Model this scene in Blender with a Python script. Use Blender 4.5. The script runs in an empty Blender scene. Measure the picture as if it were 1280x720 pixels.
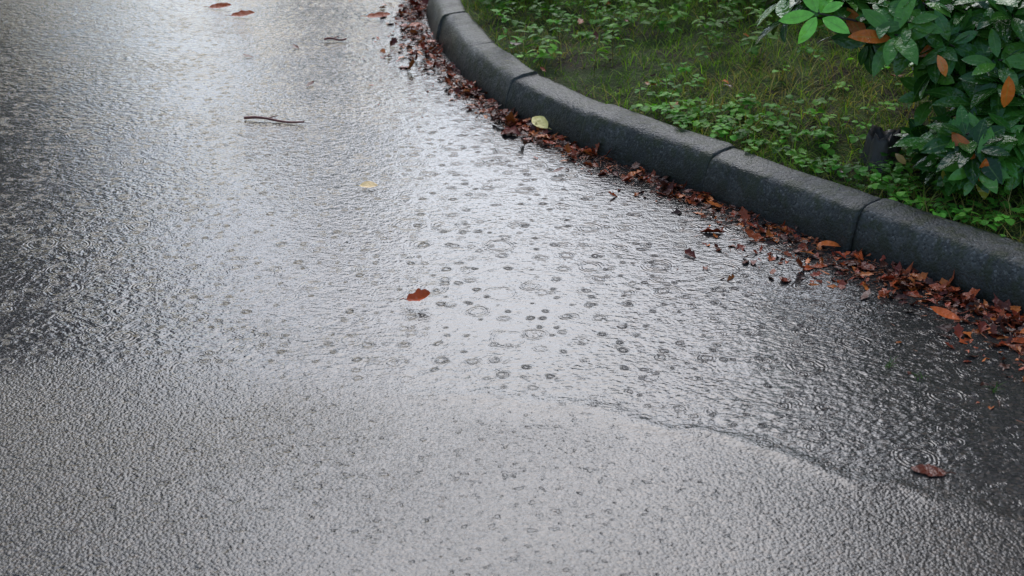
import bpy, math, random
import numpy as np
from mathutils import Vector, Matrix
rng=np.random.default_rng(7); random.seed(7)
scene=bpy.context.scene
COL=scene.collection

# ---------------------------------------------------------------- helpers
class NB:
    def __init__(s,name,color_attr=False):
        s.m=bpy.data.materials.new(name); s.m.use_nodes=True
        s.t=s.m.node_tree; s.n=s.t.nodes; s.l=s.t.links
        s.n.clear()
        s.out=s.n.new('ShaderNodeOutputMaterial')
        s.p=s.n.new('ShaderNodeBsdfPrincipled')
        s.l.new(s.p.outputs[0],s.out.inputs[0])
        s._pos=None
    def put(s,sock,v):
        if v is None: return
        if hasattr(v,'is_output'): s.l.new(v,sock)
        else:
            if isinstance(v,(tuple,list)) and len(v)==3 and sock.type=='RGBA': v=(*v,1)
            sock.default_value=v
    def math(s,op,a,b=None,c=None,clamp=False):
        n=s.n.new('ShaderNodeMath'); n.operation=op; n.use_clamp=clamp
        s.put(n.inputs[0],a); s.put(n.inputs[1],b); s.put(n.inputs[2],c)
        return n.outputs[0]
    def pos(s,scale=(1,1,1),rot=(0,0,0),loc=(0,0,0)):
        if s._pos is None:
            g=s.n.new('ShaderNodeNewGeometry'); s._pos=g.outputs['Position']
        if scale==(1,1,1) and rot==(0,0,0) and loc==(0,0,0): return s._pos
        m=s.n.new('ShaderNodeMapping'); s.l.new(s._pos,m.inputs[0])
        m.inputs['Scale'].default_value=scale; m.inputs['Rotation'].default_value=rot; m.inputs['Location'].default_value=loc
        return m.outputs[0]
    def noise(s,vec,scale,detail=3,rough=.5,dist=0,out=0):
        n=s.n.new('ShaderNodeTexNoise'); s.l.new(vec,n.inputs['Vector'])
        n.inputs['Scale'].default_value=scale; n.inputs['Detail'].default_value=detail
        n.inputs['Roughness'].default_value=rough; n.inputs['Distortion'].default_value=dist
        return n.outputs[out]
    def vor(s,vec,scale,feature='F1',rand=1.0,dim='3D'):
        n=s.n.new('ShaderNodeTexVoronoi'); n.voronoi_dimensions=dim; n.feature=feature
        s.l.new(vec,n.inputs['Vector']); n.inputs['Scale'].default_value=scale
        n.inputs['Randomness'].default_value=rand
        return n
    def mr(s,v,a,b,c=0,d=1,smooth=True):
        n=s.n.new('ShaderNodeMapRange'); n.interpolation_type='SMOOTHSTEP' if smooth else 'LINEAR'
        s.put(n.inputs[0],v); s.put(n.inputs[1],a); s.put(n.inputs[2],b); s.put(n.inputs[3],c); s.put(n.inputs[4],d)
        return n.outputs[0]
    def mix(s,f,a,b,mode='MIX'):
        n=s.n.new('ShaderNodeMix'); n.data_type='RGBA'; n.blend_type=mode
        s.put(n.inputs[0],f); s.put(n.inputs[6],a); s.put(n.inputs[7],b)
        return n.outputs[2]
    def attr(s,name,out='Fac'):
        n=s.n.new('ShaderNodeAttribute'); n.attribute_name=name; return n.outputs[out]
    def bump(s,h,dist=1.0,strength=1.0,normal=None):
        n=s.n.new('ShaderNodeBump'); n.inputs['Distance'].default_value=dist; n.inputs['Strength'].default_value=strength
        s.l.new(h,n.inputs['Height'])
        if normal: s.l.new(normal,n.inputs['Normal'])
        return n.outputs[0]
    def P(s,**k):
        for a,b in k.items(): s.put(s.p.inputs[a.replace('_',' ')],b)

def mesh_np(name,V,F,colors=None,attrs=None,smooth=True,mat=None,parent=None,add=True):
    V=np.asarray(V,np.float32); F=np.asarray(F,np.int32)
    me=bpy.data.meshes.new(name); k=F.shape[1]
    me.vertices.add(len(V)); me.vertices.foreach_set('co',V.ravel())
    me.loops.add(F.size); me.loops.foreach_set('vertex_index',F.ravel())
    me.polygons.add(len(F))
    me.polygons.foreach_set('loop_start',np.arange(0,F.size,k,dtype=np.int32))
    me.polygons.foreach_set('loop_total',np.full(len(F),k,np.int32))
    me.polygons.foreach_set('use_smooth',np.full(len(F),smooth,bool))
    me.update(calc_edges=True)
    if colors is not None:
        a=me.color_attributes.new('Col','FLOAT_COLOR','POINT'); a.data.foreach_set('color',np.asarray(colors,np.float32).ravel())
    for nme,arr in (attrs or {}).items():
        a=me.attributes.new(nme,'FLOAT','POINT'); a.data.foreach_set('value',np.asarray(arr,np.float32))
    me.validate()
    if mat: me.materials.append(mat)
    if not add: return me
    o=bpy.data.objects.new(name,me); COL.objects.link(o)
    if parent: o.parent=parent
    return o

def norm(a): return a/np.maximum(np.linalg.norm(a,axis=-1,keepdims=True),1e-9)

def leaf_arrays(P,D,N,L,W,C,fold=.25,curl=.3,nseg=5,shape='ellip',twist=0.0):
    n=len(P); P=np.asarray(P,float); D=norm(np.asarray(D,float)); N=np.asarray(N,float)
    N=norm(N-D*np.sum(N*D,axis=1,keepdims=True)); S=np.cross(D,N)
    L=np.broadcast_to(L,(n,)).astype(float); W=np.broadcast_to(W,(n,)).astype(float)
    fold=np.broadcast_to(fold,(n,)); curl=np.broadcast_to(curl,(n,))
    t=np.linspace(0,1,nseg+1)
    if shape=='ellip': w=np.sin(np.pi*t**.95)**.75; w[0]=.06; w[-1]=.03
    elif shape=='round': w=np.sqrt(np.clip(1-(2*t-1)**2,0,1)); w[0]=.1; w[-1]=.12
    elif shape=='blade': w=(1-t**1.6)*.95+.05
    elif shape=='lobed':
        w=np.sin(np.pi*t)**.6; w=w*(1-.42*(np.arange(nseg+1)%2)); w[0]=.05; w[-1]=.04
    elif shape=='dry':
        w=np.sin(np.pi*t**.9)**.6*(1+.10*np.sin(t*17)); w[0]=.05; w[-1]=.04
    V=np.zeros((n,nseg+1,3,3)); C4=np.ones((n,nseg+1,3,4))
    jit=rng.normal(0,.10,(n,nseg+1,2)) if shape in('lobed','dry') else np.zeros((n,nseg+1,2))
    for i,tt in enumerate(t):
        bend=curl*tt*tt
        mid=P+D*(L*tt*(1-.25*np.abs(bend)))[:,None]-N*(bend*L)[:,None]
        hw=(W*.5*w[i])
        for j,sg in((0,1),(2,-1)):
            h=hw*(1+jit[:,i,0 if j==0 else 1])
            V[:,i,j]=mid+S*(h*sg)[:,None]+N*(h*fold)[:,None]
        V[:,i,1]=mid
        C4[:,i,:,:3]=np.asarray(C)[:,None,:]
        C4[:,i,0,3]=0;C4[:,i,2,3]=0;C4[:,i,1,3]=1
    base=(np.arange(n)*(nseg+1)*3)[:,None]
    f=[]
    for i in range(nseg):
        for j in range(2):
            a=i*3+j; f.append([a,a+1,a+4,a+3])
    f=np.array(f)
    F=(base[:,:,None]+f[None]).reshape(-1,4)
    return V.reshape(-1,3),F,C4.reshape(-1,4)

def merge(parts):
    Vs,Fs,Cs=[],[],[];o=0
    for V,F,C in parts:
        Vs.append(V);Fs.append(F+o);Cs.append(C);o+=len(V)
    return np.concatenate(Vs),np.concatenate(Fs),np.concatenate(Cs)

def tube(path,rad,k=8):
    path=np.asarray(path,float); n=len(path); rad=np.broadcast_to(rad,(n,))
    T=norm(np.gradient(path,axis=0)); up=np.array([.31,.2,.93]) if abs(T[0][2])<.9 else np.array([1,.1,0])
    A=norm(np.cross(T,up)); B=np.cross(T,A)
    th=np.linspace(0,2*np.pi,k,endpoint=False)
    V=path[:,None]+rad[:,None,None]*(A[:,None]*np.cos(th)[None,:,None]+B[:,None]*np.sin(th)[None,:,None])
    F=[]
    for i in range(n-1):
        for j in range(k):
            F.append([i*k+j,i*k+(j+1)%k,(i+1)*k+(j+1)%k,(i+1)*k+j])
    V=V.reshape(-1,3)
    return V,np.array(F),np.ones((len(V),4))

def vnoise(x,y,seed=0,sc=1.0):
    r=np.random.default_rng(seed); h=np.zeros_like(x,dtype=float)
    for i in range(7):
        a=r.uniform(0,6.28); f=sc*r.uniform(.6,2.6); p=r.uniform(0,6.28)
        h+=np.sin((x*np.cos(a)+y*np.sin(a))*f+p+1.3*np.sin(f*.7*(x*np.sin(a)-y*np.cos(a))+p*2))/7**.5
    return h

# ---------------------------------------------------------------- kerb line (metres)
KP=np.array([(3.4,.9),(2.75,1.75),(2.22,2.42),(1.78,2.94),(1.36,3.42),(.99,3.87),(.62,4.36),(.235,4.84),(-.03,5.27),(-.215,5.78),(-.345,6.32),(-.42,6.9),(-.42,7.5),(-.36,8.1),(-.22,8.7),(0,9.3),(.3,9.85),(.7,10.35),(1.2,10.8),(1.8,11.15),(2.5,11.4),(3.5,11.6)])
def catmull(Pn,per=16):
    out=[];jn=[]
    for i in range(1,len(Pn)-2):
        p0,p1,p2,p3=Pn[i-1:i+3]; jn.append(len(out))
        for k in range(per):
            t=k/per
            out.append(.5*((2*p1)+(-p0+p2)*t+(2*p0-5*p1+4*p2-p3)*t*t+(-p0+3*p1-3*p2+p3)*t**3))
    jn.append(len(out)); out.append(Pn[-2])
    return np.array(out),jn
KL,JN=catmull(KP)
KT=norm(np.gradient(KL,axis=0)); KN=np.stack([KT[:,1],-KT[:,0]],1)
def kd(x,y):
    x=np.asarray(x,float);y=np.asarray(y,float);sh=x.shape
    q=np.stack([x.ravel(),y.ravel()],1); res=np.empty(len(q))
    for s in range(0,len(q),20000):
        qq=q[s:s+20000]; d=qq[:,None]-KL[None]; dd=(d**2).sum(2); i=dd.argmin(1)
        dv=qq-KL[i]; res[s:s+20000]=np.sqrt(dd[np.arange(len(qq)),i])*np.sign((dv*KN[i]).sum(1))
    return res.reshape(sh)
def verge_z(x,y,d=None):
    if d is None: d=kd(x,y)
    h=.10+.045*np.clip(d-.15,0,8)+.022*vnoise(x,y,3,2.2)*np.clip((d-.12)*4,0,1)+.008*vnoise(x,y,5,14)*np.clip((d-.1)*6,0,1)
    s=np.clip((d-.04)/.07,0,1); return -.06+(h+.06)*s

# ---------------------------------------------------------------- materials
def leaf_mat(name,rough=.3,transl=.25,spec=.5,vein=.35,bumpamt=.0006,veincol=(.20,.32,.07)):
    b=NB(name); c=b.attr('Col','Color'); a=b.attr('Col','Alpha')
    v=b.mr(a,.86,1.0,0,vein)
    col=b.mix(v,c,veincol) if vein>0 else c
    nz=b.noise(b.pos(),60,2)
    col=b.mix(b.mr(nz,.3,.7,.0,.35),col,b.mix(1.0,col,(.5,.48,.4),'MULTIPLY'))
    b.P(Base_Color=col,Roughness=b.mr(nz,.3,.7,rough,rough+.15),Normal=b.bump(nz,bumpamt*8))
    b.p.inputs['Specular IOR Level'].default_value=spec
    if transl>0:
        tr=b.n.new('ShaderNodeBsdfTranslucent'); b.l.new(b.mix(1.0,col,(1.3,1.6,.5),'MULTIPLY'),tr.inputs[0])
        mx=b.n.new('ShaderNodeMixShader'); mx.inputs[0].default_value=transl
        b.l.new(b.p.outputs[0],mx.inputs[1]); b.l.new(tr.outputs[0],mx.inputs[2]); b.l.new(mx.outputs[0],b.out.inputs[0])
    return b.m
M_rh=leaf_mat('rhododendron_leaf',.12,.15,.4)
M_grass=leaf_mat('grass_blade',.5,.35,.08,0)
M_weed=leaf_mat('weed_leaf',.4,.32,.12,.2)
M_dead=leaf_mat('dead_leaf',.25,0,.25,.15,.0008,(.30,.12,.05))
M_crown=leaf_mat('crown_leaf',.6,0,.1,0)

def bark_mat():
    b=NB('bark'); n=b.noise(b.pos((1,1,.25)),45,4,.6)
    b.P(Base_Color=b.mix(n,(.018,.012,.009),(.09,.07,.05)),Roughness=.6,Normal=b.bump(n,.012)); return b.m
M_bark=bark_mat()

def soil_mat():
    b=NB('soil_moss'); n=b.noise(b.pos(),7,3); n2=b.noise(b.pos(),55,3,.65)
    c=b.mix(b.mr(n,.35,.58),(.030,.022,.011),(.045,.070,.015)); c=b.mix(b.mr(n2,.5,.8),c,(.085,.065,.03))
    b.P(Base_Color=c,Roughness=.8,Normal=b.bump(n2,.02)); b.p.inputs['Specular IOR Level'].default_value=.15; return b.m
M_soil=soil_mat()

def kerb_mat():
    b=NB('wet_kerb_concrete'); p=b.pos()
    n=b.noise(p,5,3,.6); f=b.noise(p,190,2,.7); v=b.vor(p,150); vd=v.outputs['Distance']; m=b.noise(p,22,4,.65)
    big=b.noise(p,2.6,3,.6)
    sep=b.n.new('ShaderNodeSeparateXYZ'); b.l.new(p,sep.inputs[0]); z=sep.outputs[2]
    sc=b.n.new('ShaderNodeSeparateColor'); b.l.new(v.outputs['Color'],sc.inputs[0])
    c=b.mix(b.mr(n,.35,.65),(.052,.050,.042),(.092,.088,.073))
    c=b.mix(b.mr(sc.outputs[0],.7,1,0,.7),c,(.19,.18,.155))
    c=b.mix(b.mr(sc.outputs[1],.7,1,0,.7),c,(.018,.018,.016))
    c=b.mix(b.mr(m,.44,.62,0,.8),c,(.040,.045,.018))
    c=b.mix(b.mr(big,.48,.62,0,.5),c,(.020,.020,.015))
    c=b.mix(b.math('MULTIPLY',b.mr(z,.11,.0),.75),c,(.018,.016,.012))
    h=b.math('ADD',b.math('MULTIPLY',b.math('SUBTRACT',1,vd),.0014),b.math('ADD',b.math('MULTIPLY',f,.0018),b.math('MULTIPLY',m,.007)))
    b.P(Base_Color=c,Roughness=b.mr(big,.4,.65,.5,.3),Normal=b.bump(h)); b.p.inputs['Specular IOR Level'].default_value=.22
    return b.m
M_kerb=kerb_mat()

def road_mat():
    b=NB('wet_asphalt'); p=b.pos(); M=b.math
    sd=b.attr('flow'); kdist=b.attr('kd')
    wob=M('MULTIPLY',M('SUBTRACT',b.noise(p,3.0,3,.6),.5),.22)
    sdw=M('ADD',sd,wob)
    deep=b.mr(sdw,-.16,.22)
    patch=b.noise(p,1.4,3,.55)
    va=b.vor(p,140); vd=va.outputs['Distance']
    sep=b.n.new('ShaderNodeSeparateXYZ'); b.l.new(p,sep.inputs[0])
    leftr=b.mr(sep.outputs[0],.1,-1.1,.60,1.1)        # worn, coarser asphalt towards the crown of the road
    g75=b.noise(p,75,3,.7)
    pits=b.mr(b.noise(p,38,2,.6),.60,.72)              # small open pits in the surface
    agg=M('ADD',M('MULTIPLY',M('SUBTRACT',1,vd),.0018),M('SUBTRACT',M('MULTIPLY',g75,.0026),M('MULTIPLY',pits,.0018)))
    am=M('MULTIPLY',M('MULTIPLY',b.mr(deep,0,1,1,.22,False),b.mr(patch,.35,.65,.7,1.1)),leftr)
    agg=M('MULTIPLY',agg,am)
    warp=b.n.new('ShaderNodeVectorMath'); warp.operation='MULTIPLY_ADD'
    b.l.new(b.noise(p,5,1,.5,0,1),warp.inputs[0]); warp.inputs[1].default_value=(.06,.06,0); b.l.new(p,warp.inputs[2]); wp=warp.outputs[0]
    warp2=b.n.new('ShaderNodeVectorMath'); warp2.operation='MULTIPLY_ADD'
    b.l.new(b.noise(p,24,1,.5,0,1),warp2.inputs[0]); warp2.inputs[1].default_value=(.020,.020,0); b.l.new(p,warp2.inputs[2]); wq=warp2.outputs[0]
    def mp(vec,sc,rot):
        m=b.n.new('ShaderNodeMapping'); b.l.new(vec,m.inputs[0]); m.inputs['Scale'].default_value=sc; m.inputs['Rotation'].default_value=(0,0,rot); return m.outputs[0]
    r1=b.noise(mp(wp,(.85,1.25,1),.6),38,2,.55)
    r2=b.noise(mp(wp,(.85,1.2,1),-.5),85,1,.5)
    dx=M('MULTIPLY',M('SUBTRACT',sep.outputs[0],-.05),.9); dy=M('MULTIPLY',M('SUBTRACT',sep.outputs[1],4.1),.7)
    pool=b.mr(M('ADD',M('MULTIPLY',dx,dx),M('MULTIPLY',dy,dy)),0,.9,.62,1.0)   # calmer pooled water in the dip
    calm=M('MULTIPLY',b.mr(patch,.36,.66,1.15,.6),pool)
    rip=M('ADD',M('MULTIPLY',r1,.0038),M('MULTIPLY',r2,.0016))
    rip=M('MULTIPLY',M('MULTIPLY',rip,calm),b.mr(deep,0,1,.2,1,False))
    def rings(scale,off,k,A,r0a,r0b,w,dens):
        m=b.n.new('ShaderNodeMapping'); b.l.new(wq,m.inputs[0]); m.inputs['Location'].default_value=(off,off*.7,0)
        v=b.vor(m.outputs[0],scale,dim='2D'); d=M('DIVIDE',v.outputs['Distance'],scale)
        sp=b.n.new('ShaderNodeSeparateColor'); b.l.new(v.outputs['Color'],sp.inputs[0])
        r0=b.mr(sp.outputs[0],0,1,r0a,r0b,False); x=M('SUBTRACT',d,r0)
        g=M('EXPONENT',M('MULTIPLY',M('MULTIPLY',x,x),-1/(w*w)))
        on=b.mr(sp.outputs[1],1-dens,1)
        fade=b.mr(d,.3/scale,.5/scale,1,0)
        return M('MULTIPLY',M('MULTIPLY',M('MULTIPLY',M('COSINE',M('MULTIPLY',x,k)),g),A),M('MULTIPLY',on,fade))
    rg=M('ADD',rings(6.5,.3,560,.00045,.01,.05,.014,.9),M('ADD',rings(12,3.9,800,.00055,.003,.018,.008,.75),rings(21,7.7,1100,.0008,.001,.010,.005,.6)))
    rg=M('MULTIPLY',rg,b.mr(deep,0,1,.05,1,False))
    fr=M('MULTIPLY',M('EXPONENT',M('MULTIPLY',M('MULTIPLY',sdw,sdw),-700)),b.mr(sep.outputs[0],-.9,.7,.0004,.0034))
    h=M('ADD',M('ADD',agg,rip),M('ADD',rg,fr))
    sc=b.n.new('ShaderNodeSeparateColor'); b.l.new(va.outputs['Color'],sc.inputs[0])
    c=b.mix(b.mr(patch,.35,.65),(.034,.030,.025),(.056,.047,.038))
    c=b.mix(b.mr(sc.outputs[0],.72,1,0,.75),c,(.16,.115,.082))
    c=b.mix(b.mr(sc.outputs[1],.85,1,0,.5),c,(.16,.145,.13))
    c=b.mix(b.mr(sc.outputs[2],.6,1,0,.6),c,(.014,.013,.012))
    c=b.mix(M('MULTIPLY',pits,.7),c,(.012,.010,.009))
    c=b.mix(M('MULTIPLY',b.mr(kdist,-.5,-.02),.6),c,(.020,.015,.010))
    c=b.mix(b.mr(deep,0,1,0,.4,False),c,(.030,.030,.029))
    nrm=b.bump(h)
    b.P(Base_Color=c,Roughness=b.mr(deep,0,1,.15,.12,False),Normal=nrm)
    b.p.inputs['IOR'].default_value=1.5
    return b.m
M_road=road_mat()

# ---------------------------------------------------------------- ground sheet, road
def grid(xs,ys):
    X,Y=np.meshgrid(xs,ys); nx,ny=len(xs),len(ys)
    i=np.arange(nx*ny).reshape(ny,nx)
    F=np.stack([i[:-1,:-1],i[:-1,1:],i[1:,1:],i[1:,:-1]],-1).reshape(-1,4)
    return X,Y,F
def spaced(a,f0,f1,b,fine,coarse):
    return np.unique(np.concatenate([np.arange(a,f0,coarse),np.arange(f0,f1,fine),np.arange(f1,b+.01,coarse)]).round(4))
X,Y,F=grid(np.linspace(-300,300,61),np.linspace(-300,300,61))
Z=np.full(X.shape,-.09)
mesh_np('ground',np.stack([X,Y,Z],-1).reshape(-1,3),F,mat=M_soil)
xs=spaced(-4.6,-2.6,2.6,14,.04,.3); ys=spaced(-6,1.6,9,26,.04,.3)
X,Y,F=grid(xs,ys)
yb=np.interp(X,[-3,-1.24,-.46,.11,.466,.70,1.05,1.6,2.4],[3.02,3.07,3.02,2.93,2.78,2.62,2.45,2.2,1.9])
D=kd(X,Y)
Z=.006*vnoise(X,Y,11,.8)-.012*np.clip(1+D/1.2,0,1)
mesh_np('road',np.stack([X,Y,Z],-1).reshape(-1,3),F,attrs={'flow':(Y-yb).ravel(),'kd':D.ravel()},mat=M_road)
def road_z(x,y):
    x=np.array([x],float);y=np.array([y],float)
    return float((.006*vnoise(x,y,11,.8)-.012*np.clip(1+kd(x,y)/1.2,0,1))[0])

xs=spaced(-.8,-.7,3.2,16,.035,.4); ys=spaced(-1,1.8,9.5,26,.035,.4)
X,Y,F=grid(xs,ys); D=kd(X,Y); Z=verge_z(X,Y,D)
Z=np.where((D<.03),-.06,Z)
mesh_np('grass_verge',np.stack([X,Y,Z],-1).reshape(-1,3),F,mat=M_soil)
xs=np.arange(-20,-4.3,.3); ys=np.arange(-6,30,.5); X,Y,F=grid(xs,ys)
Z=-.05+.25*np.clip((-4.5-X)*.5,0,1)+.05*vnoise(X,Y,4,.9)*np.clip((-4.6-X),0,1)
mesh_np('bank',np.stack([X,Y,Z],-1).reshape(-1,3),F,mat=M_soil)

# ---------------------------------------------------------------- kerb
prof=np.array([(0,-.06),(.006,.02),(.018,.070),(.026,.092),(.033,.106),(.042,.115),(.056,.120),(.078,.125),(.128,.130),(.140,.128),(.147,.120),(.149,.09),(.149,-.06)])
pc=np.array([.075,.05])
Vs=[];Fs=[];off=0
for k in range(len(JN)-1):
    a,bq=JN[k],JN[k+1]
    L=np.linalg.norm(KL[min(bq,len(KL)-1)]-KL[a]); u=(bq-a)/L
    ts=np.concatenate([[a+.0012*u,a+.004*u,a+.010*u],np.linspace(a+.03*u,bq-.03*u,9),[bq-.010*u,bq-.004*u,bq-.0012*u]])
    sc=[.965,.99,1]+[1]*9+[1,.99,.965]
    px=np.interp(ts,np.arange(len(KL)),KL[:,0]);py=np.interp(ts,np.arange(len(KL)),KL[:,1])
    f_=(ts-ts[0])/(ts[-1]-ts[0]); px=.35*px+.65*(px[0]+(px[-1]-px[0])*f_); py=.35*py+.65*(py[0]+(py[-1]-py[0])*f_)
    nx=np.interp(ts,np.arange(len(KL)),KN[:,0]);ny=np.interp(ts,np.arange(len(KL)),KN[:,1])
    dz=rng.normal(0,.004);dn=rng.normal(0,.005);tilt=rng.normal(0,.005)
    rows=[]
    for i in range(len(ts)):
        pr=pc+(prof-pc)*sc[i]
        w=.0014*np.sin(ts[i]*3+np.arange(len(prof))*1.3+k)+rng.normal(0,.0006,len(prof))
        zz=pr[:,1]+dz+tilt*(i/len(ts)-.5)*2+w
        nn=pr[:,0]+dn+w
        rows.append(np.stack([px[i]+nx[i]*nn,py[i]+ny[i]*nn,zz],1))
    R=np.concatenate(rows);m=len(prof);n=len(ts)
    f=[]
    for i in range(n-1):
        for j in range(m-1):
            f.append([i*m+j,(i+1)*m+j,(i+1)*m+j+1,i*m+j+1])
    for e in (0,n-1):
        for j in range(0,m//2-1):
            q=[e*m+j,e*m+j+1,e*m+m-2-j,e*m+m-1-j]; f.append(q if e==0 else q[::-1])
    Vs.append(R);Fs.append(np.array(f)+off);off+=len(R)
kerb=mesh_np('kerb',np.concatenate(Vs),np.concatenate(Fs),mat=M_kerb)
# ---------------------------------------------------------------- grass
def rand_verge(n,x0,x1,y0,y1,dmin=.17,dmax=9):
    x=rng.uniform(x0,x1,n);y=rng.uniform(y0,y1,n);d=kd(x,y);k=(d>dmin)&(d<dmax);return x[k],y[k],d[k]
def pick(cols,n,var=.2):
    cols=np.array(cols);c=cols[rng.integers(0,len(cols),n)];return c*rng.lognormal(0,var,(n,1))
parts=[]
x,y,d=rand_verge(80000,-.4,2.8,3.2,8.2,.15)
dens=.5+.5*vnoise(x,y,21,2.5)
keep=rng.uniform(0,1,len(x))<np.clip(.40+.55*dens,.2,1); x,y,d=x[keep],y[keep],d[keep]
n=len(x); z=verge_z(x,y,d)
dry=vnoise(x,y,33,1.8)+1.6*np.exp(-((x-1.05)**2+(y-5.0)**2)/.25)+.5*np.exp(-((x-1.7)**2+(y-6.0)**2)/.6)
G=pick([(.14,.25,.02),(.19,.33,.03),(.10,.19,.018),(.25,.37,.04)],n); B=pick([(.44,.32,.09),(.33,.23,.07),(.30,.31,.07),(.42,.36,.12)],n)
f=(rng.uniform(0,1,n)<np.clip(.27+.38*dry,.06,.85))[:,None]; C=np.where(f,B,G)
az=rng.uniform(0,6.28,n);ln=rng.uniform(.035,.10,n)*(1+.6*(rng.uniform(0,1,n)<.12)); lean=rng.uniform(.2,1.2,n)
Dv=np.stack([np.cos(az)*lean,np.sin(az)*lean,np.ones(n)],1); Nn=np.stack([np.cos(az),np.sin(az),np.full(n,.6)],1)*np.array([-1,-1,1])
parts.append(leaf_arrays(np.stack([x,y,z-.005],1),Dv,Nn,ln,rng.uniform(.0018,.0045,n),C,.2,rng.uniform(.2,.8,n),3,'blade'))
V,Fq,Cc=merge(parts); mesh_np('grass',V,Fq,Cc,mat=M_grass)

# ---------------------------------------------------------------- ground-cover weeds
def weeds(name,x,y,d,nl,size,height,cols,shape='round',wr=.8,mat=M_weed):
    n=len(x);z=verge_z(x,y,d);P=[];Dd=[];N=[];L=[];C=[];stem=[]
    for i in range(n):
        hh=height*rng.uniform(.5,1.3); k=rng.integers(nl[0],nl[1]); a0=rng.uniform(0,6.28); cc=pick(cols,1,.25)[0]
        lx,ly=rng.normal(0,.25*hh,2)
        for j in range(k):
            t=rng.uniform(.35,1) if hh>.06 else rng.uniform(.7,1); a=a0+j*2.4+rng.normal(0,.3)
            P.append((x[i]+lx*t+math.cos(a)*.008,y[i]+ly*t+math.sin(a)*.008,z[i]+hh*t))
            e=rng.uniform(-.1,.5); Dd.append((math.cos(a),math.sin(a),e)); N.append((-math.cos(a)*e+rng.normal(0,.2),-math.sin(a)*e+rng.normal(0,.2),1))
            L.append(size*rng.uniform(.6,1.25)*(1.25-.5*t)); C.append(cc*rng.uniform(.8,1.2))
        stem.append((x[i],y[i],z[i],lx,ly,hh))
    L=np.array(L); parts=[leaf_arrays(P,Dd,N,L,L*wr,np.array(C),.18,.3,5,shape)]
    s=np.array(stem); parts.append(leaf_arrays(s[:,:3]-[0,0,.01],np.stack([s[:,3],s[:,4],s[:,5]],1),rng.normal(0,1,(n,3)),s[:,5]*1.05,.003,pick([(.08,.12,.03),(.10,.06,.03)],n),.5,0,2,'blade'))
    V,F_,C_=merge(parts); return mesh_np(name,V,F_,C_,mat=mat)
x,y,d=rand_verge(4200,-.3,2.2,3.6,7.5,.16,2.2)
m=np.exp(-((d-.28)/.22)**2)*(.45+.8*vnoise(x,y,44,3))+.03
k=rng.uniform(0,1,len(x))<m
weeds('ground_ivy',x[k],y[k],d[k],(3,7),.036,.05,[(.10,.30,.03),(.13,.37,.04),(.08,.22,.025),(.19,.43,.05)])
x,y,d=rand_verge(1500,-.4,1.5,5.3,7.8,.2,2.4); k=rng.uniform(0,1,len(x))<(.14+.45*np.clip(vnoise(x,y,51,2),0,1))*np.clip((y-5.1)/1.0,0,1)
weeds('wild_herbs',x[k],y[k],d[k],(10,18),.055,.19,[(.10,.28,.022),(.15,.34,.03),(.08,.20,.02)],'ellip',.45)

def shrub(name,blobs,nleaf,ls,wr,cols,base,mat,nbranch=30):
    vol=np.array([b[1][0]*b[1][1]*b[1][2] for b in blobs]);pr=vol**.7/sum(vol**.7)
    ids=rng.choice(len(blobs),nleaf,p=pr)
    u=norm(rng.normal(0,1,(nleaf,3))); r=rng.uniform(.35,1,nleaf)**.5*(1+.18*np.sin(u[:,0]*7+u[:,2]*5)+.15*np.sin(u[:,1]*9))
    c=np.array([b[0] for b in blobs])[ids]; R=np.array([b[1] for b in blobs])[ids]
    P=c+u*R*r[:,None]; P[:,2]=np.maximum(P[:,2],.2+rng.uniform(0,.1,nleaf))
    Dd=norm(u*[1,1,.3]+rng.normal(0,.55,(nleaf,3))-[0,0,.15]); N=norm(u*.5+rng.normal(0,.35,(nleaf,3))+[0,0,.9])
    L=ls*rng.uniform(.6,1.3,nleaf); C=pick(cols,nleaf,.25)
    root=bpy.data.objects.new(name,None); COL.objects.link(root)
    V,F_,C_=leaf_arrays(P,Dd,N,L,L*wr,C,.2,.3,4,'ellip'); mesh_np('foliage',V,F_,C_,mat=mat,parent=root)
    pb=[]
    for i in range(nbranch):
        t=P[rng.integers(0,nleaf)]; b0=np.array(base)+np.append(rng.normal(0,.12,2),0)
        mid=(b0+t)/2+np.append(rng.normal(0,.08,2),.06)
        s=np.linspace(0,1,8)[:,None]; path=(1-s)**2*b0+2*s*(1-s)*mid+s*s*t
        pb.append(tube(path,np.linspace(.012,.003,8),6))
    V,F_,C_=merge(pb); mesh_np('branches',V,F_,C_,mat=M_bark,parent=root)
    return root
shrub('undergrowth_shrub',[((.75,7.0,.46),(.38,.35,.30)),((1.3,6.3,.42),(.42,.3,.26)),((2.0,6.0,.5),(.5,.4,.40)),((.15,7.7,.5),(.4,.4,.4)),((1.3,7.4,.7),(.9,.5,.7)),((2.6,7.0,.8),(.6,.6,.8))],12000,.055,.45,[(.025,.06,.012),(.04,.09,.018),(.07,.06,.025),(.10,.045,.02)],(1.35,6.7,.15),M_weed,80)

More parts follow.
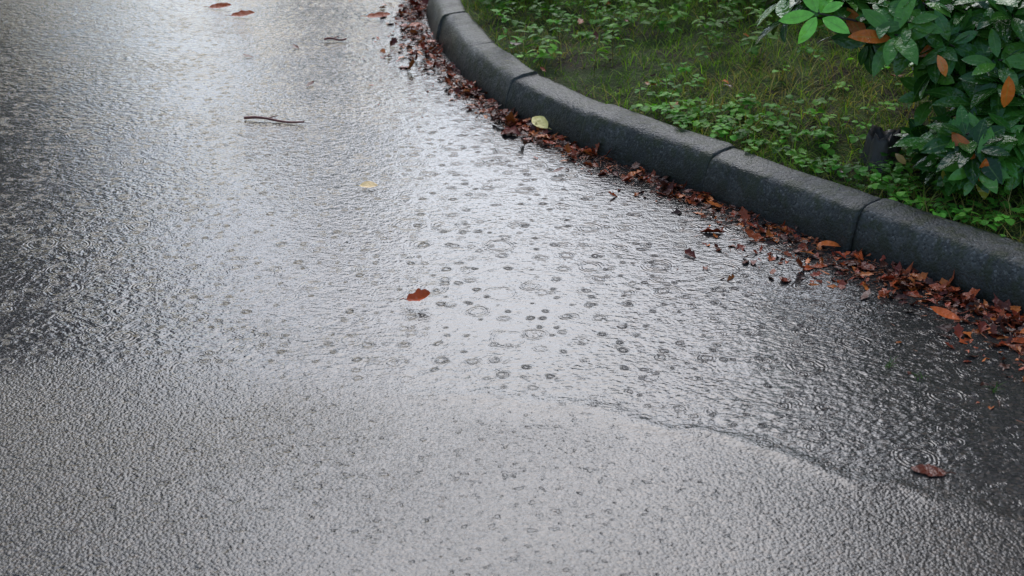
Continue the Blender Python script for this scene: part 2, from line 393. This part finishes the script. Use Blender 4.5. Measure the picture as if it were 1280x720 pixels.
# ---------------------------------------------------------------- rhododendron
def rhodo():
    root=bpy.data.objects.new('rhododendron_bush',None); COL.objects.link(root)
    blobs=[((2.15,4.95,.85),(.70,.60,.60),130),((1.75,4.75,.55),(.45,.36,.36),80),
           ((1.03,4.50,.58),(.26,.20,.06),21),((1.28,4.42,.54),(.26,.22,.13),36),((1.52,4.35,.44),(.27,.24,.22),72),
           ((1.60,4.15,.30),(.26,.20,.18),70),((1.42,4.02,.25),(.20,.14,.10),34),((1.30,4.22,.20),(.11,.08,.05),6),((1.85,4.0,.35),(.3,.25,.25),50),((2.3,4.1,.5),(.45,.4,.4),40)]
    wh=[]
    for c,R,n in blobs:
        u=norm(rng.normal(0,1,(n,3))); u[:,2]=np.where(u[:,2]<-.5,-u[:,2],u[:,2])
        r=rng.uniform(.35,1,n)
        for i in range(n): wh.append((np.array(c)+u[i]*np.array(R)*r[i],u[i]))
    P=[];D=[];N=[];L=[];W=[];C=[];fo=[];cu=[]
    cols=[(.040,.13,.016),(.060,.18,.022),(.028,.090,.013),(.095,.24,.03)]
    tips=[]
    for w,u in wh:
        if kd(np.array([w[0]]),np.array([w[1]]))[0]<.17: continue
        w[2]=max(w[2],.2); tips.append(w)
        ax=norm(u*.7+np.array([0,-.25,.75])+rng.normal(0,.22,3)); t1=norm(np.cross(ax,[.3,.9,.1]));t2=np.cross(ax,t1)
        k=rng.integers(6,10);a0=rng.uniform(0,6.28);cc=pick(cols,1,.28)[0];sz=rng.uniform(.85,1.25)
        for j in range(k):
            a=a0+j*6.283/k+rng.normal(0,.15); rad=t1*math.cos(a)+t2*math.sin(a)
            e=rng.uniform(-.15,.6); dd=norm(rad+ax*e)
            P.append(w+dd*.012-ax*rng.uniform(0,.03));D.append(dd);N.append(norm(ax-rad*e*.6+rng.normal(0,.12,3)))
            l=rng.uniform(.075,.125)*sz;L.append(l);W.append(l*rng.uniform(.36,.45))
            q=rng.uniform()
            c=cc*rng.uniform(.8,1.25)
            if q<.010: c=np.array([.50,.13,.02])
            elif q<.02: c=np.array([.32,.28,.03])
            C.append(c);fo.append(rng.uniform(.12,.35));cu.append(rng.uniform(.05,.35))
    for p,dd,l,c in [((1.42,3.96,.50),(.05,-.1,-1),.10,(.70,.17,.03)),((1.24,4.06,.535),(.35,-.3,-.7),.07,(.70,.20,.04)),((1.36,3.88,.28),(-.1,-.1,-1),.075,(.60,.13,.02)),((1.16,4.10,.22),(.6,-.2,-.5),.05,(.55,.32,.14)),((1.27,3.95,.24),(.1,.1,-1),.06,(.45,.37,.07))]:
        P.append(np.array(p));D.append(np.array(dd));N.append(np.array([.1,-1,.25]));L.append(l);W.append(l*.42);C.append(np.array(c));fo.append(.3);cu.append(.2)
    V,F_,C_=leaf_arrays(P,D,N,np.array(L),np.array(W),np.array(C),np.array(fo),np.array(cu),7,'ellip')
    mesh_np('leaves',V,F_,C_,mat=M_rh,parent=root)
    pb=[];base=np.array([2.0,4.75,.12])
    for w in tips:
        b0=base+np.append(rng.normal(0,.1,2),0); mid=(b0*.6+w*.4)+np.array([0,0,.12])+rng.normal(0,.05,3)
        s=np.linspace(0,1,9)[:,None];path=(1-s)**2*b0+2*s*(1-s)*mid+s*s*w
        pb.append(tube(path,np.linspace(.011,.0028,9),6))
    V,F_,C_=merge(pb); mesh_np('branches',V,F_,C_,mat=M_bark,parent=root)
rhodo()

# stump, rotten and ragged
th=np.linspace(0,2*np.pi,24,endpoint=False); rows=[]
jag=rng.normal(0,.012,24)
for z_,r_,jj in((-.03,.075,0),(.02,.058,0),(.05,.052,.2),(.075,.050,.6),(.09,.046,1),(.08,.034,.8),(.06,.014,.2)):
    rr=r_*(1+.14*np.sin(th*3+1)+.10*np.sin(th*7)); rows.append(np.stack([rr*np.cos(th),rr*np.sin(th),z_+jag*jj],1))
V=np.concatenate(rows);F_=[[i*24+j,i*24+(j+1)%24,(i+1)*24+(j+1)%24,(i+1)*24+j] for i in range(6) for j in range(24)]
o=mesh_np('tree_stump',V,np.array(F_),mat=M_bark); o.location=(1.19,4.36,float(verge_z(np.array([1.19]),np.array([4.36]))[0]))

# ---------------------------------------------------------------- fallen leaves in the gutter
def dead(n,P,sz,cols,flat=.35,shape='lobed'):
    az=rng.uniform(0,6.28,n);D=np.stack([np.cos(az),np.sin(az),rng.normal(0,flat*.4,n)],1)
    N=np.stack([rng.normal(0,flat,n),rng.normal(0,flat,n),np.ones(n)],1)
    L=sz*rng.lognormal(0,.35,n)
    return leaf_arrays(P,D,N,L,L*rng.uniform(.3,.75,n),pick(cols,n,.25),rng.normal(.2,.35,n),rng.normal(.1,.4,n),6,shape)
RED=[(.30,.045,.016),(.40,.075,.020),(.18,.032,.014),(.11,.028,.014),(.52,.14,.03),(.25,.055,.018),(.07,.023,.013)]
parts=[]
seg=np.concatenate([[0],np.cumsum(np.linalg.norm(np.diff(KL,axis=0),axis=1))])
n=10500; s=rng.uniform(0,seg[-1],n); px=np.interp(s,seg,KL[:,0]);py=np.interp(s,seg,KL[:,1]);nx=np.interp(s,seg,KN[:,0]);ny=np.interp(s,seg,KN[:,1])
wd=.038+.03*np.clip(vnoise(s,s*0,61,1.6),0,1.5)+.13*np.exp(-((py-3.95)/.20)**2)+.14*np.exp(-((py-3.25)/.25)**2)+.05*np.exp(-((py-4.6)/.25)**2)+.05*np.exp(-((py-6.2)/.7)**2)
d=-np.abs(rng.normal(0,1,n))*wd-.004
clump=vnoise(px+nx*d,py+ny*d,81,16)
near=np.exp(-((py-3.4)/.8)**2)*.25
keep=(rng.uniform(0,1,n)<(.48+near+.25*np.clip(vnoise(s,s*0,71,3.2),-1,1)+.40*clump))&(py<11)
px,py,nx,ny,d=px[keep],py[keep],nx[keep],ny[keep],d[keep];n=len(px)
P=np.stack([px+nx*d,py+ny*d,-.006+np.abs(rng.normal(.003,.007,n))*np.clip(1.3+d*8,.2,1)],1)
parts.append(dead(n,P,.034,RED,.32))
n=90; s=rng.uniform(1.5,seg[-1]*.6,n);d=-rng.exponential(.13,n)-.03
P=np.stack([np.interp(s,seg,KL[:,0])+np.interp(s,seg,KN[:,0])*d,np.interp(s,seg,KL[:,1])+np.interp(s,seg,KN[:,1])*d,np.full(n,-.002)],1)
parts.append(dead(n,P,.020,RED[:5],.15))
x,y,dd=rand_verge(200,-.4,2.0,3.6,8,.17,2.2);k=rng.uniform(0,1,len(x))<np.exp(-dd)
x,y,dd=x[k],y[k],dd[k];P=np.stack([x,y,verge_z(x,y,dd)+.035],1);parts.append(dead(len(x),P,.042,RED[2:],.5))
V,F_,C_=merge(parts); mesh_np('leaf_litter',V,F_,C_,mat=M_dead)
n=4800; s=rng.uniform(1.0,seg[-1]*.75,n); py=np.interp(s,seg,KL[:,1]); wd=.06+.15*np.exp(-((py-3.2)/.3)**2)+.10*np.exp(-((py-3.95)/.25)**2)
d=-np.abs(rng.normal(0,1,n))*wd-.005
P=np.stack([np.interp(s,seg,KL[:,0])+np.interp(s,seg,KN[:,0])*d,py+np.interp(s,seg,KN[:,1])*d,np.full(n,-.004)+rng.uniform(0,.006,n)],1)
az=rng.uniform(0,6.28,n)
V,F_,C_=leaf_arrays(P,np.stack([np.cos(az),np.sin(az),rng.normal(0,.05,n)],1),np.tile([0,0,1.],(n,1)),rng.uniform(.008,.035,n),rng.uniform(.0015,.005,n),pick([(.14,.04,.02),(.26,.08,.03),(.07,.025,.015)],n),.3,.1,2,'blade')
mesh_np('gutter_debris',V,F_,C_,mat=M_dead)

def one_leaf(name,loc,az,L,W,col,fold=.3,curl=.2,tilt=0,shape='ellip',roll=0):
    V,F_,C_=leaf_arrays([(0,0,0)],[(math.cos(az),math.sin(az),tilt)],[(-math.sin(az)*roll,math.cos(az)*roll,1)],L,W,np.array([col]),fold,curl,12,shape)
    st,Fs,Cs=tube([(0,0,0),(-math.cos(az)*L*.12,-math.sin(az)*L*.12,.003),(-math.cos(az)*L*.25,-math.sin(az)*L*.25,.001)],[.0015,.0012,.001],5)
    Cs[:,:3]=np.array(col)*.6; V,F_,C_=merge([(V,F_,C_),(st,Fs,Cs)])
    o=mesh_np(name,V,F_,C_,mat=M_dead); o.location=loc; return o
one_leaf('yellow_leaf',(.13,5.0,.015),2.25,.095,.052,(.95,.74,.24),.25,.1,.30,'ellip',.5)
one_leaf('yellow_leaf',(-.50,4.40,.008),.2,.062,.036,(.95,.62,.24),.2,.1,.05,'ellip',-.3)
one_leaf('brown_leaf',(-.285,3.49,.012),.05,.072,.036,(.60,.09,.018),.6,-.35,.0,'dry',-.5)
one_leaf('orange_leaf',(1.17,3.36,.014),2.6,.085,.032,(.65,.13,.03),.3,-.2,.05,'ellip',.3)
one_leaf('orange_leaf',(.90,3.88,.014),.1,.08,.026,(.65,.15,.03),.3,.2,.03,'ellip',-.3)
one_leaf('orange_leaf',(1.30,3.28,.014),.3,.07,.026,(.62,.16,.04),.3,-.2,.03,'ellip',-.3)
one_leaf('sunken_leaf',(.93,2.62,road_z(.93,2.62)+.003),2.9,.075,.045,(.13,.026,.013),.06,-.03,0,'dry')
for l in [(-1.50,7.0,.006),(-1.36,6.82,.006),(-.70,6.80,.006)]: one_leaf('brown_leaf',l,rng.uniform(-.3,.3),.12,.045,(.45,.09,.025),.3,-.1,.03,'dry',-.4)
for l in [(-1.13,6.05,.003),(-.83,5.60,.003),(.14,4.55,.003),(-.95,6.2,.003),(-.2,5.9,.003)]: one_leaf('leaf_fragment',l,rng.uniform(0,3),.045,.022,(.14,.035,.02),.3,-.2,.03,'dry')
def twig(loc,az,L):
    t=np.linspace(0,1,12); path=np.stack([(t-.5)*L,.006*np.sin(t*5),.006+.004*np.sin(t*7)],1)
    parts=[tube(path,np.linspace(.006,.0035,12),7),tube([path[4],path[4]+[.02,.012,.004],path[4]+[.035,.03,.004]],[.003,.0025,.0015],5)]
    V,F_,C_=merge(parts);o=mesh_np('twig',V,F_,C_,mat=M_twig);o.location=loc;o.rotation_euler=(0,0,az)
b=NB('twig_bark');nz=b.noise(b.pos(),90,3);b.P(Base_Color=b.mix(nz,(.11,.022,.014),(.26,.07,.045)),Roughness=.4,Normal=b.bump(nz,.003));M_twig=b.m
twig((-.89,5.12,.003),-.22,.24)
twig((-.80,6.35,.002),.1,.10)
parts=[]
for cx,cy in[(.93,3.12),(.99,3.07),(1.15,3.0)]:
    n=7;az=rng.uniform(0,6.28,n);parts.append(leaf_arrays(np.tile([cx,cy,-.006],(n,1))+rng.normal(0,.006,(n,3))*[1,1,0],np.stack([np.cos(az)*.7,np.sin(az)*.7,np.ones(n)],1),np.stack([-np.cos(az),-np.sin(az),.5+0*az],1),rng.uniform(.02,.045,n),.003,pick([(.06,.13,.025)],n),.3,.5,4,'blade'))
V,F_,C_=merge(parts);mesh_np('grass_tuft',V,F_,C_,mat=M_grass)

# ---------------------------------------------------------------- trees around the road
def tree_meshes(seed,H,R,z0,nl,ls,cols):
    r=np.random.default_rng(seed); pb=[];P=[]
    t=np.linspace(0,1,12);tr=np.stack([.25*np.sin(t*3+seed),.2*np.sin(t*2.3+seed*2),t*H*.92],1);tr-=tr[0];
    pb.append(tube(tr,.19*(1-t)**.8+.02+.10*np.exp(-t*25),10))
    clumps=[]
    for i in range(46):
        u=r.uniform(z0/H,.95);a=r.uniform(0,6.28);b0=np.array([np.interp(u,t*.92,tr[:,0]),np.interp(u,t*.92,tr[:,1]),u*H*.97])
        q=(u-z0/H)/(1-z0/H); rr=R*(math.sin(math.pi*min(1,.22+.78*q))**.6+.12)*r.uniform(.6,1.1)
        tip=b0+np.array([math.cos(a)*rr,math.sin(a)*rr,rr*r.uniform(.0,.5)]); mid=(b0+tip)/2+np.array([0,0,.15*rr])
        s=np.linspace(0,1,8)[:,None];path=(1-s)**2*b0+2*s*(1-s)*mid+s*s*tip
        pb.append(tube(path,np.linspace(.06,.012,8)*(1.2-q*.6),6))
        for j in range(4):
            clumps.append((path[r.integers(3,8)]+r.normal(0,.25,3),r.uniform(.3,.75)))
    n=nl;ids=r.integers(0,len(clumps),n);c=np.array([k[0] for k in clumps])[ids];rad=np.array([k[1] for k in clumps])[ids]
    P=c+r.normal(0,.5,(n,3))*rad[:,None]*[1,1,.7]
    L=ls*r.uniform(.6,1.3,n)
    tone=r.uniform(.55,1.4,len(clumps))[ids]
    V,F_,C_=leaf_arrays(P,r.normal(0,1,(n,3))-[0,0,.5],r.normal(0,.7,(n,3))+[0,0,.6],L,L*.6,pick(cols,n,.2)*tone[:,None],.2,.2,2,'ellip')
    cm=mesh_np('crown',V,F_,C_,mat=M_crown,add=False)
    V,F_,C_=merge(pb);tm=mesh_np('trunk',V,F_,C_,mat=M_bark,add=False)
    return tm,cm
T1=tree_meshes(3,11,3.0,1.8,9000,.26,[(.035,.075,.02),(.05,.09,.025),(.03,.055,.018)])
T2=tree_meshes(9,13,2.6,1.2,10000,.25,[(.025,.055,.02),(.04,.07,.025),(.06,.06,.02)])
def tree(i,x,y,s,rot):
    r=bpy.data.objects.new('deciduous_tree',None);COL.objects.link(r)
    for nm,me in zip(('trunk','crown'),(T1,T2)[i]):
        o=bpy.data.objects.new(nm,me);COL.objects.link(o);o.parent=r
    r.location=(x,y,0);r.scale=(s,s,s);r.rotation_euler=(0,0,rot)
tree(0,-6.4,10.5,1.0,.3);tree(1,-8.2,14.5,1.1,2.1);tree(0,-7.4,6.0,.9,4)
tree(1,-7.2,19,.85,3);tree(0,6.6,13.2,1.0,1.2);tree(1,5.6,9.4,1.0,.5);tree(0,6.2,5.8,.9,2.6);tree(1,9,8.5,1.1,5)
tree(1,-4.0,30,.8,3);tree(0,4.2,28,.85,2);tree(0,.2,38,.75,4)

# ---------------------------------------------------------------- light
SUN_EL,SUN_AZ=math.radians(43),math.radians(1)
w=bpy.data.worlds.new('World');scene.world=w;w.use_nodes=True;nt=w.node_tree
bg=nt.nodes['Background'];sky=nt.nodes.new('ShaderNodeTexSky');sky.sky_type='NISHITA';sky.sun_disc=False
sky.sun_elevation=SUN_EL;sky.sun_rotation=SUN_AZ;sky.dust_density=2;sky.air_density=1.2;sky.ozone_density=5
hs=nt.nodes.new('ShaderNodeHueSaturation');hs.inputs['Saturation'].default_value=.95;hs.inputs['Value'].default_value=1.65
nt.links.new(sky.outputs[0],hs.inputs['Color']);nt.links.new(hs.outputs[0],bg.inputs[0]);bg.inputs[1].default_value=.15
sl=bpy.data.lights.new('sun','SUN');sl.energy=1.4;sl.angle=math.radians(58);sl.color=(1,.995,.98)
so=bpy.data.objects.new('sun',sl);COL.objects.link(so)
dv=Vector((math.cos(SUN_EL)*math.sin(SUN_AZ),math.cos(SUN_EL)*math.cos(SUN_AZ),math.sin(SUN_EL)))
so.rotation_euler=dv.to_track_quat('Z','Y').to_euler()
scene.view_settings.view_transform='Standard';scene.view_settings.look='None';scene.view_settings.exposure=0

cam=bpy.data.cameras.new('camera');co=bpy.data.objects.new('camera',cam);COL.objects.link(co)
co.location=(0,0,1.6);co.rotation_euler=(math.radians(90-24),0,0);cam.lens=50;cam.sensor_width=36;cam.clip_end=1000
cam.dof.use_dof=True;cam.dof.focus_distance=4.3;cam.dof.aperture_fstop=5.6
scene.camera=co
